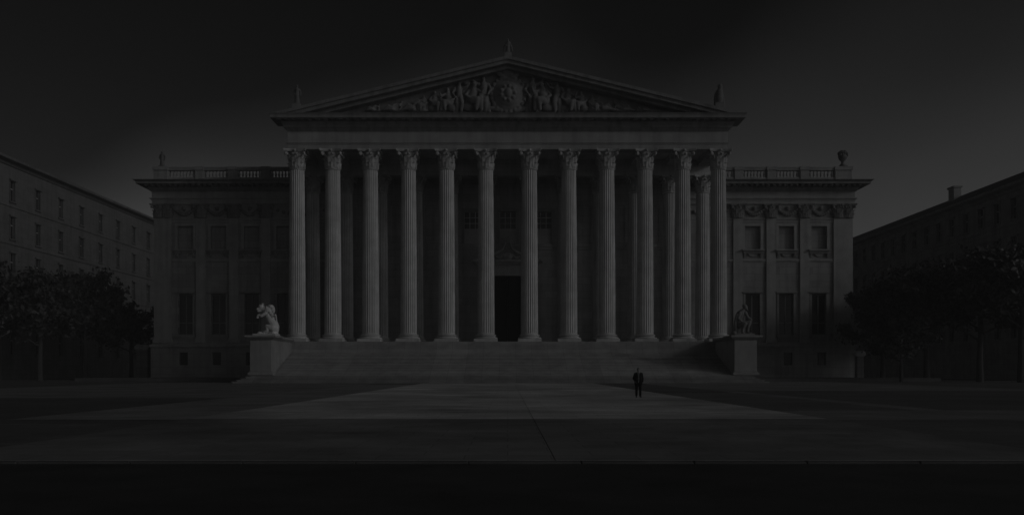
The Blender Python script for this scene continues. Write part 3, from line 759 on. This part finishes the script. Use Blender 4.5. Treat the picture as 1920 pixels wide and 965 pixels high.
for s_ in (-1, 1):
    m.ball((-.45, -.12+s_*.26, 4.08), .13, 8, 6); m.ball((-.82, -.25+s_*.2, 3.72), .08, 8, 6)
    m.limb(((.0, s_*.42-.05, 2.85), .27), ((-.5, s_*.48-.15, 2.62+.1*s_), .19), ((-.86, s_*.42-.2, 2.75+.12*s_), .15), ((-1.0, s_*.40-.22, 2.45+.12*s_), .16))
    m.limb(((.95, s_*.5+.1, 1.0), .5), ((.25, s_*.62, 1.15), .30), ((.25, s_*.66, .62), .2), ((-.15, s_*.66, .42), .2))
for k in range(44):
    a = rnd.uniform(0, 6.28); b = rnd.uniform(-1.2, .9)
    m.ball((.32+.58*math.cos(a)-.12*b, .03+.5*math.sin(a), 3.15+.75*b), rnd.uniform(.09, .19), 8, 6)
m.limb(((1.35, .3, .5), .14), ((1.55, .15, 1.2), .1), ((1.3, .05, 1.9), .1), ((1.25, 0, 2.4), .1), ((1.15, -.05, 2.65), .17))
for k in range(14): m.ball((rnd.uniform(-1.2, 1.2), rnd.uniform(-1, 1), .28), (rnd.uniform(.2, .45), rnd.uniform(.2, .45), rnd.uniform(.15, .3)), 8, 6)
m.box(-1.45, 1.45, -1.3, 1.3, 0, .24); m.ball((.7, .1, .3), (.8, 1.0, .35))
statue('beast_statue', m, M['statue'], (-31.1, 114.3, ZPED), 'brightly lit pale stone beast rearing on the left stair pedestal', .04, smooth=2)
m = MB()                                        # right: seated figure bent forward, forearm on the knee, cloak hanging behind
m.limb(((-.45, .1, 1.45), .52), ((-.35, .08, 2.2), .50), ((-.05, .0, 2.9), .50), ((.15, -.05, 3.2), .34))
m.ball((.38, -.15, 3.62), (.30, .32, .38)); m.ball((.30, -.08, 3.82), (.31, .31, .26)); m.limb(((.5, -.3, 3.45), .14), ((.58, -.38, 3.3), .12))
m.limb(((.35, -.3, 2.95), .24), ((.62, -.45, 2.35), .17), ((.95, -.5, 2.15), .14), ((1.05, -.5, 2.0), .14))
m.limb(((-.4, -.4, 2.9), .24), ((-.62, -.55, 2.2), .17), ((-.2, -.75, 1.75), .14), ((.15, -.8, 1.75), .13))
m.limb(((-.2, -.25, 1.35), .36), ((.82, -.4, 1.75), .29), ((.62, -.45, .95), .2), ((.6, -.5, .35), .17), ((.85, -.75, .3), .15))
m.limb(((-.4, -.3, 1.3), .36), ((.15, -.85, 1.5), .28), ((-.1, -.8, .85), .2), ((-.15, -.75, .35), .17), ((-.1, -1.0, .3), .15))
for k in range(7):
    u = k/6; m.limb(((-.45-.3*u, .1-.5*u, 3.0-.35*u), .2), ((-.85-.15*u, .1-.5*u, 1.8), .16), ((-.95-.1*math.sin(k*2), .1-.5*u, .35), .15))
for k in range(16): m.ball((.32+rnd.uniform(-.25, .2), -.1+rnd.uniform(-.15, .25), 3.75+rnd.uniform(-.15, .2)), .1, 8, 6)
m.box(-.95, .05, -.3, .9, .2, 1.2); m.box(-1.3, 1.3, -1.25, 1.2, 0, .26); m.ball((-1.15, -.5, .3), (.35, .4, .3))
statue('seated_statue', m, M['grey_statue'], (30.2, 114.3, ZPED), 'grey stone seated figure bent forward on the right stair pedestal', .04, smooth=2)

# roof ornaments
def standing(h, wings=False, seed=1):
    m = MB()
    m.limb(((0, 0, h*.12), h*.14), ((0, 0, h*.32), h*.12), ((0, 0, h*.55), h*.10), ((0, 0, h*.72), h*.11), ((0, 0, h*.8), h*.05))
    m.ball((0, -.05, h*.9), (h*.065, h*.07, h*.085))
    m.limb(((-h*.12, 0, h*.74), h*.045), ((-h*.17, -.05, h*.55), h*.04), ((-h*.08, -.2, h*.45), h*.035))
    m.limb(((h*.12, 0, h*.74), h*.045), ((h*.18, -.05, h*.6), h*.04), ((h*.16, -.1, h*.42), h*.035))
    m.box(-h*.17, h*.17, -h*.17, h*.17, 0, h*.07)
    if wings: m.limb(((h*.1, .1, h*.7), h*.05), ((h*.22, .2, h*.5), h*.06), ((h*.25, .2, h*.2), h*.05))
    return m
YA = 124.2
def acro(xp, yb, ht, label, mesh, wide):
    X_ = PX(xp, YA); zb = zc0 + (hx-abs(X_))*sl_
    e = empty('roof_statue', (X_, YA, zb)); tag(e, label, 'statue')
    pz = MB().box(-wide, wide, -wide, wide, -sl_*wide-.02, .75); bevel(put('plinth', pz.mesh('plinth'), M['cornice'], e, (X_, YA, zb)), .04)
    o = put('carved_figure', mesh.mesh('carved_figure'), M['bronze'], e, (X_, YA, zb+.7)); sculpt(o, .07, 2)
acro(557, 190, 3.4, 'small dark stone figure on the left corner of the pediment', standing(2.9, False), .62)
m = MB(); m.limb(((0, 0, .2), .5), ((0, 0, .9), .62), ((.05, 0, 1.7), .55), ((.15, 0, 2.1), .4)); m.ball((.12, -.1, 2.55), (.36, .36, .4)); m.limb(((.3, 0, 1.6), .25), ((.55, -.1, 1.0), .2), ((.6, -.1, .3), .2)); m.limb(((-.4, 0, 1.5), .25), ((-.55, -.1, .8), .22), ((-.5, 0, .2), .22)); m.box(-.65, .65, -.6, .6, 0, .22)
acro(1348, 192, 3.3, 'stout dark stone figure on the right corner of the pediment', m, .66)
m = standing(2.2, True); m.limb(((-.3, .1, 1.5), .14), ((-.6, .15, 1.0), .14), ((-.65, .2, .4), .12))
acro(952.5, 106, 2.7, 'dark stone figure on the peak of the pediment', m, .5)
# left wing figure and right wing urn
xw = Wx(304); zw = Wz(314)+.062
e = empty('roof_statue', (xw, YW+.02, zw)); tag(e, 'slender stone figure on the left end of the left wing balustrade', 'statue')
o = put('carved_figure', standing(2.6).mesh('carved_figure'), M['bronze'], e, (xw, YW+.02, zw)); sculpt(o, .06, 2)
xw = Wx(1580)
e = empty('roof_urn', (xw, YW+.02, zw)); tag(e, 'stone urn heaped with flowers on the right end of the balustrade', 'urn')
u = MB().box(-.62, .62, -.55, .55, 0, .16).lathe([(.55,.16),(.5,.3),(.26,.55),(.2,.8),(.3,.9),(.55,1.2),(.68,1.55),(.72,1.75),(.6,1.8)], 20)
put('vase', u.mesh('vase', True), M['bronze'], e, (xw, YW+.02, zw))
fm = MB()
for k in range(34):
    a = rnd.uniform(0, 6.28); b = rnd.uniform(.0, 1.4); fm.ball((.72*math.cos(a)*math.cos(b), .6*math.sin(a)*math.cos(b), 1.75+.75*math.sin(b)), rnd.uniform(.14, .25), 8, 6)
put('carved_flowers', fm.mesh('carved_flowers', True), M['bronze'], e, (xw, YW+.02, zw))

# ================================================================== gate piers beside the wings
def gate_pier(x, y_, h, wdt, lab):
    e = empty('gate_pier', (x, y_, 0)); tag(e, lab, 'pier')
    bevel(put('shaft', MB().box(-wdt, wdt, -wdt, wdt, -.05, h-.9).mesh('shaft'), M['ashlar'], e, (x, y_, 0)), .03)
    put('cap', MB().taper(-wdt, wdt, -wdt, wdt, h-.9, h-.7, .2).box(-wdt-.22, wdt+.22, -wdt-.22, wdt+.22, h-.7, h-.25).taper(-wdt-.2, wdt+.2, -wdt-.2, wdt+.2, h-.25, h, -.25).mesh('cap'), M['statue'], e, (x, y_, 0))
gate_pier(PX(270, 150), 150, PZ(646, 150), .95, 'squat gate pier with pale cap left of the left wing')
gate_pier(PX(1611, 134), 134, PZ(657, 134), .5, 'small gate pier with pale cap at the right end of the right wing')

# ================================================================== side street buildings
def street_block(name, label, X0, side, y0, y1, H, rows, ycols, mat, roof_h, win_w, chim=()):
    """facade in the plane x = X0 that runs away from the viewer; side = +1: facade looks towards +x"""
    e = empty(name, (X0, y0, 0)); tag(e, label, 'building')
    WORLD[e] = Vector((0, 0, 0)); e.location = (0, 0, 0)
    s = -side; dpt = 22
    xs_ = lambda d: X0 + s*d                    # d metres into the building
    m = MB(); ys = sorted({y0, y1, *[c_-win_w for c_ in ycols], *[c_+win_w for c_ in ycols]}); zs = sorted({0, H, *[r_[0] for r_ in rows], *[r_[1] for r_ in rows]})
    hol = [(c_-win_w, c_+win_w, r_[0], r_[1]) for c_ in ycols for r_ in rows]
    for ya, yb in zip(ys, ys[1:]):
        for za, zb in zip(zs, zs[1:]):
            if any(h[0] < (ya+yb)/2 < h[1] and h[2] < (za+zb)/2 < h[3] for h in hol): continue
            m.add([(X0,ya,za),(X0,yb,za),(X0,yb,zb),(X0,ya,zb)], [(0,1,2,3)])
    d = xs_(.6)
    for a, b, c_, z in hol:
        m.add([(X0,a,c_),(d,a,c_),(d,a,z),(X0,a,z)], [(0,1,2,3)]); m.add([(X0,b,c_),(d,b,c_),(d,b,z),(X0,b,z)], [(0,1,2,3)])
        m.add([(X0,a,z),(d,a,z),(d,b,z),(X0,b,z)], [(0,1,2,3)]); m.add([(X0,a,c_),(d,a,c_),(d,b,c_),(X0,b,c_)], [(0,1,2,3)])
    bx_ = xs_(dpt)
    m.add([(X0,y0,0),(bx_,y0,0),(bx_,y0,H),(X0,y0,H)], [(0,1,2,3)]); m.add([(X0,y1,0),(bx_,y1,0),(bx_,y1,H),(X0,y1,H)], [(0,1,2,3)]); m.add([(bx_,y0,0),(bx_,y1,0),(bx_,y1,H),(bx_,y0,H)], [(0,1,2,3)])
    put('wall', m.mesh('wall'), mat, e)
    for k, (a, b, c_, z) in enumerate(hol):
        x_a, x_b = sorted((X0-s*.14, X0+s*.1))
        fr = MB().box(x_a, x_b, a-.25, a, c_, z).box(x_a, x_b, b, b+.25, c_, z)
        wd = put('window', fr.mesh('window'), mat, e)
        x_a, x_b = sorted((X0-s*.4, X0+s*.1)); put('hood', MB().box(x_a, x_b, a-.4, b+.4, z+.02, z+.32).mesh('hood'), mat, wd)
        x_a, x_b = sorted((X0-s*.32, X0+s*.1)); put('sill', MB().box(x_a, x_b, a-.35, b+.35, c_-.26, c_-.01).mesh('sill'), mat, wd)
        x_a, x_b = sorted((xs_(.42), xs_(.46))); put('pane', MB().box(x_a, x_b, a, b, c_, z).mesh('pane'), M['glass'], wd)
        x_a, x_b = sorted((xs_(.36), xs_(.41))); mid = (a+b)/2
        put('glazing_bars', MB().box(x_a, x_b, mid-.05, mid+.05, c_, z).box(x_a+.005, x_b-.005, a, b, c_+(z-c_)*.62, c_+(z-c_)*.62+.1).mesh('glazing_bars'), M['bar'], wd)
    cn = MB()
    for d0, d1, z0, z1 in ((.25, .5, H-1.0, H-.6), (.5, 1.3, H-.6, H-.35), (1.5, 1.6, H-.35, H+.1)):
        xf0, xf1 = X0-s*d0, X0-s*d1
        cn.add([(xf0,y0-d0,z0),(bx_,y0-d0,z0),(bx_,y1+d0,z0),(xf0,y1+d0,z0),(xf1,y0-d1,z1),(bx_,y0-d1,z1),(bx_,y1+d1,z1),(xf1,y1+d1,z1)],
               [(0,3,2,1),(4,5,6,7),(0,1,5,4),(1,2,6,5),(2,3,7,6),(3,0,4,7)])
    put('cornice', cn.mesh('cornice'), mat, e)
    bd = MB()
    for r_ in rows:
        x_a, x_b = sorted((X0-s*.2, X0+s*.1)); bd.box(x_a, x_b, y0, y1, r_[0]-1.05, r_[0]-.7)
    put('string_courses', bd.mesh('string_courses'), mat, e)
    r1 = MB(); xf = X0-s*1.0; xm = xs_(roof_h*1.3); z1 = H+roof_h
    r1.add([(xf,y0-1,H+.11),(bx_,y0-1,H+.11),(bx_,y1+1,H+.11),(xf,y1+1,H+.11),(xm,y0+1.5,z1),(bx_,y0+1.5,z1),(bx_,y1-1.5,z1),(xm,y1-1.5,z1)],
           [(0,3,2,1),(4,5,6,7),(0,1,5,4),(1,2,6,5),(2,3,7,6),(3,0,4,7)])
    rf = put('roof', r1.mesh('roof'), M['slate'], e)
    for cyy, ch in chim:
        x_a, x_b = sorted((xs_(3.0), xs_(4.4))); put('chimney', MB().box(x_a, x_b, cyy-1.1, cyy+1.1, H+.5, z1+ch).box(x_a-.2, x_b+.2, cyy-1.3, cyy+1.3, z1+ch, z1+ch+.35).mesh('chimney'), mat, rf)
    return e
XLb = -90.0
street_block('street_building', 'pale multi-storey building receding along the left street, sunlit at the top', XLb, 1, 128, 262, 39.5,
             [(32.2, 35.9), (25.4, 29.4), (18.6, 22.8), (11.5, 15.5), (4.5, 8.5)], [222+8.7*k for k in range(-10, 5)], M['left_wall'], 1.8, .75)
XRb = 85.0
street_block('street_building', 'long shaded building with dark roof and chimney receding along the right street', XRb, -1, 134, 250, 32.6,
             [(27.0, 30.4), (20.5, 24.0), (14, 17.6), (7, 11)], [138.4+5.2*k for k in range(22)], M['right_wall'], 3.4, .8, ((176, 1.6),))

# ================================================================== trees
def tree_meshes(seed, H, spread, n_leaf, leaf_sz=.34):
    rng = np.random.default_rng(seed); pr = random.Random(seed)
    m = MB(); th = H*.34
    m.tube([(0,0,-.1),(.05,0,th*.5),(-.05,.05,th),(.1,0,H*.6),(.05,.05,H*.86)], [H*.026, H*.021, H*.018, H*.011, .03], 9)
    tips = []
    for k in range(13):
        a = k*2.4+pr.uniform(-.3, .3); z0 = th*(.85)+(H*.5)*(k/13); ln = spread*(1.0-.42*(k/13))*pr.uniform(.75, 1.05)
        p0 = Vector((0, 0, z0)); p1 = p0+Vector((math.cos(a)*ln*.5, math.sin(a)*ln*.5, ln*.28)); p2 = p0+Vector((math.cos(a)*ln, math.sin(a)*ln, ln*.42+.3))
        m.tube([p0, p1, p2], [H*.009, H*.006, .03], 6); tips += [p1, p2, (p1+p2)/2]
        for j in range(3):
            b = a+pr.uniform(-.9, .9); q1 = p1.lerp(p2, pr.uniform(0, .8)); q2 = q1+Vector((math.cos(b), math.sin(b), pr.uniform(.1, .8)))*ln*.4
            m.tube([q1, q2], [.05, .02], 5); tips.append(q2)
    tips += [Vector((0, 0, H*.9)), Vector((.6, .3, H*.82)), Vector((-.6, -.2, H*.78))]
    tr = m.mesh('trunk'); tr.materials.append(M['bark'])
    T = np.array([tuple(t) for t in tips]); R_ = rng.uniform(.4, 1.55, len(T))*spread/5.2
    idx = rng.integers(0, len(T), n_leaf)
    d = rng.normal(size=(n_leaf, 3)); d /= np.linalg.norm(d, axis=1)[:, None]
    c = T[idx] + d*(R_[idx]*rng.uniform(.1, 1.15, n_leaf)*(.8+.5*np.sin(d[:, 0]*7+d[:, 2]*9+idx)))[:, None]*np.array([1.15, 1.15, .8])
    u = rng.normal(size=(n_leaf, 3)); u /= np.linalg.norm(u, axis=1)[:, None]
    v = np.cross(u, rng.normal(size=(n_leaf, 3))); v /= np.linalg.norm(v, axis=1)[:, None]
    s = rng.uniform(.6, 1.25, n_leaf)[:, None]*leaf_sz
    V = np.stack([c-u*s, c+v*s*.5, c+u*s, c-v*s*.5], 1).reshape(-1, 3)
    me = bpy.data.meshes.new('crown'); me.from_pydata(V.tolist(), [], np.arange(n_leaf*4).reshape(-1, 4).tolist()); me.update()
    return tr, me
TM = [tree_meshes(11, 16, 6.4, 13000), tree_meshes(23, 17, 7.2, 15000), tree_meshes(37, 14, 5.4, 10000)]
for k, (a, b) in enumerate(TM): b.materials.append(M['leaf'] if k != 1 else M['leaf2'])
def tree(kind, x, y_, h, rz, label, group, wide=1.0):
    e = empty('tree', (x, y_, 0)); tag(e, label, 'tree', group)
    k = h/(16, 17, 14)[kind]
    put('trunk', TM[kind][0], None, e, (x, y_, 0), rz, (k*wide, k*wide, k)); put('crown', TM[kind][1], None, e, (x, y_, 0), rz, (k*wide, k*wide, k))
gr = 'trees right of the building'
tree(0, PX(1655, 133), 133, PZ(520, 133), .4, 'leafy dark tree touching the right end of the right wing', gr)
tree(1, PX(1738, 129), 129, PZ(476, 129), 1.9, 'tall broad dark tree in front of the right street building', gr)
tree(0, PX(1838, 126), 126, PZ(452, 126), 3.3, 'tall dark tree second from the right edge', gr)
tree(1, PX(1915, 120), 120, PZ(440, 120), 4.9, 'dark tree cut off by the right edge', gr, 1.1)
tree(2, PX(1690, 123), 123, PZ(585, 123), 2.2, 'low dark tree under the broad tree on the right', gr, 1.15)
gl = 'trees left of the building'
tree(2, PX(246, 158), 158, PZ(556, 158), .9, 'small dark tree beside the pale capped pier on the left', gl, 1.1)
tree(0, PX(160, 150), 150, PZ(500, 150), 2.0, 'dark tree in front of the left street building', gl)
tree(1, PX(75, 142), 142, PZ(492, 142), 3.9, 'dark tree second from the left edge', gl)
tree(0, PX(-5, 134), 134, PZ(470, 134), 5.1, 'dark tree cut off by the left edge', gl, 1.1)
# ================================================================== person
def person(x, y_):
    e = empty('person', (x, y_, 0)); L0 = (x, y_, 0)
    tag(e, 'person in dark jacket and trousers with open collar standing before the steps', 'person')
    # body: one continuous surface, head to feet (faces the camera, -y)
    b = MB()
    b.ball((0, -.005, 1.625), (.078, .098, .118), 20, 14); b.ball((0, -.035, 1.565), (.058, .068, .066), 16, 10)
    b.limb(((0, .012, 1.54), .058), ((0, .015, 1.44), .06))
    b.ball((0, -.105, 1.612), (.014, .02, .022), 10, 8); b.limb(((0, -.092, 1.64), .010), ((0, -.110, 1.605), .013))
    for s in (-1, 1):
        b.ball((s*.078, .008, 1.615), (.014, .024, .034), 10, 8); b.ball((s*.032, -.082, 1.66), (.024, .014, .008), 8, 6)
        b.ball((s*.030, -.088, 1.637), (.013, .012, .009), 8, 6)
    b.limb(((-.024, -.092, 1.568), .009), ((.024, -.092, 1.568), .009))
    b.limb(((0, .0, 1.40), .12), ((0, 0, 1.2), .125), ((0, 0, 1.0), .12), ((0, 0, .93), .12))
    for s in (-1, 1):
        b.limb(((0, 0, 1.39), .07), ((s*.19, .0, 1.385), .065)); b.limb(((s*.085, 0, .92), .10), ((s*.105, -.01, .50), .062), ((s*.11, .015, .10), .045)); b.limb(((s*.11, .02, .05), .042), ((s*.125, -.12, .035), .034))
    # arms: right arm (left in view) bent with the hand at the pocket, left arm hanging with the hand at the hip
    A = {-1: [(-.19, .0, 1.385), (-.285, .035, 1.12), (-.20, -.105, .95)], 1: [(.19, .0, 1.385), (.255, .03, 1.11), (.235, -.06, .90)]}
    for s in (-1, 1):
        sh_, el, wr = A[s]; b.limb((sh_, .06), (el, .045), (wr, .032))
        d = (Vector(wr)-Vector(el)).normalized(); side_ = Vector((0, -1, 0)); side_ = (side_-d*side_.dot(d)).normalized(); nrm = d.cross(side_)
        w0 = Vector(wr); pm_ = w0+d*.055
        for f_ in (-.028, -.009, .010, .029): b.limb((tuple(w0+side_*f_*.6), .017), (tuple(pm_+d*.03+side_*f_), .0125))
        for j, (f_, ln) in enumerate(((-.030, .058), (-.010, .074), (.010, .080), (.030, .070))):
            k0 = pm_+d*.035+side_*f_; k1 = k0+d*ln*.5+nrm*.006*-s; k2_ = k1+d*ln*.4+nrm*.018*-s
            b.limb((tuple(k0), .0095), (tuple(k1), .0088), (tuple(k2_), .0075))
        t0 = w0+d*.02+side_*.026; b.limb((tuple(t0), .013), (tuple(t0+side_*.026+d*.03), .0105), (tuple(t0+side_*.034+d*.06), .0088))
    o = put('body', b.mesh('body'), M['skin'], e, L0); sculpt(o, .0075, 2)
    h = MB(); h.ball((0, .016, 1.665), (.088, .100, .096), 18, 12); h.ball((0, .05, 1.61), (.082, .070, .09), 14, 10)
    hc = put('hair', h.mesh('hair'), M['hair'], e, L0); sculpt(hc, .009, 1)
    s_ = MB(); s_.limb(((0, -.035, 1.415), .085), ((0, -.05, 1.25), .10), ((0, -.04, 1.05), .105)); s_.lathe([(.072, 1.43), (.078, 1.47), (.068, 1.50)], 18, 0, .008)
    so_ = put('shirt', s_.mesh('shirt'), M['shirt'], e, L0); sculpt(so_, .009, 2)
    j = MB()
    for s in (-1, 1):
        sh_, el, wr = [Vector(p) for p in A[s]]
        j.limb((tuple(sh_+Vector((-s*.03, 0, 0))), .088), (tuple(sh_), .083), (tuple(el), .066), (tuple(wr-(wr-el)*.08), .050))
        j.limb(((s*.10, .03, 1.41), .085), ((s*.12, .02, 1.2), .115), ((s*.115, .01, 1.0), .125), ((s*.12, .0, .82), .125))
        j.limb(((s*.10, -.065, 1.40), .05), ((s*.115, -.095, 1.2), .06), ((s*.10, -.10, 1.02), .075), ((s*.10, -.09, .82), .08))
        j.limb(((s*.045, -.03, 1.475), .028), ((s*.075, -.105, 1.36), .028), ((s*.05, -.15, 1.18), .022))      # lapel
    j.limb(((0, .06, 1.42), .085), ((0, .05, 1.2), .12), ((0, .04, .85), .13)); j.limb(((-.05, .055, 1.475), .03), ((.05, .055, 1.475), .03))
    jo = put('jacket', j.mesh('jacket'), M['jacket'], e, L0); sculpt(jo, .012, 3)
    t = MB()
    for s in (-1, 1):
        t.limb(((s*.085, 0, .95), .125), ((s*.10, 0, .75), .105), ((s*.11, -.005, .48), .083), ((s*.115, .01, .13), .072))
    to = put('trousers', t.mesh('trousers'), M['trousers'], e, L0); sculpt(to, .012, 3)
    for s in (-1, 1):
        f_ = MB(); f_.limb(((s*.115, .04, .05), .052), ((s*.125, -.07, .045), .048), ((s*.135, -.16, .036), .038)); f_.box(s*.125-.045, s*.125+.045, -.18, .085, 0, .022)
        sculpt(put('shoe', f_.mesh('shoe'), M['shoe'], e, L0), .009, 2)
person(PX(1197, 53.2), 53.2)

# ================================================================== haze: thin volume added to lift the darks over the whole square
hz = MB().box(-330, 330, -40, 320, -1.2, 62)
ho = stuff(put('haze', hz.mesh('haze'), None)); ho['label'] = 'thin even haze added over the square to lift the darks'
hm = bpy.data.materials.new('haze_lift'); hm.use_nodes = True; hm.node_tree.nodes.clear()
hv = hm.node_tree.nodes.new('ShaderNodeVolumePrincipled'); hv.inputs['Color'].default_value = (.9, .9, .9, 1); hv.inputs['Density'].default_value = 7e-4; hv.inputs['Anisotropy'].default_value = 0.0
hO = hm.node_tree.nodes.new('ShaderNodeOutputMaterial'); hm.node_tree.links.new(hv.outputs[0], hO.inputs['Volume'])
ho.data.materials.append(hm)
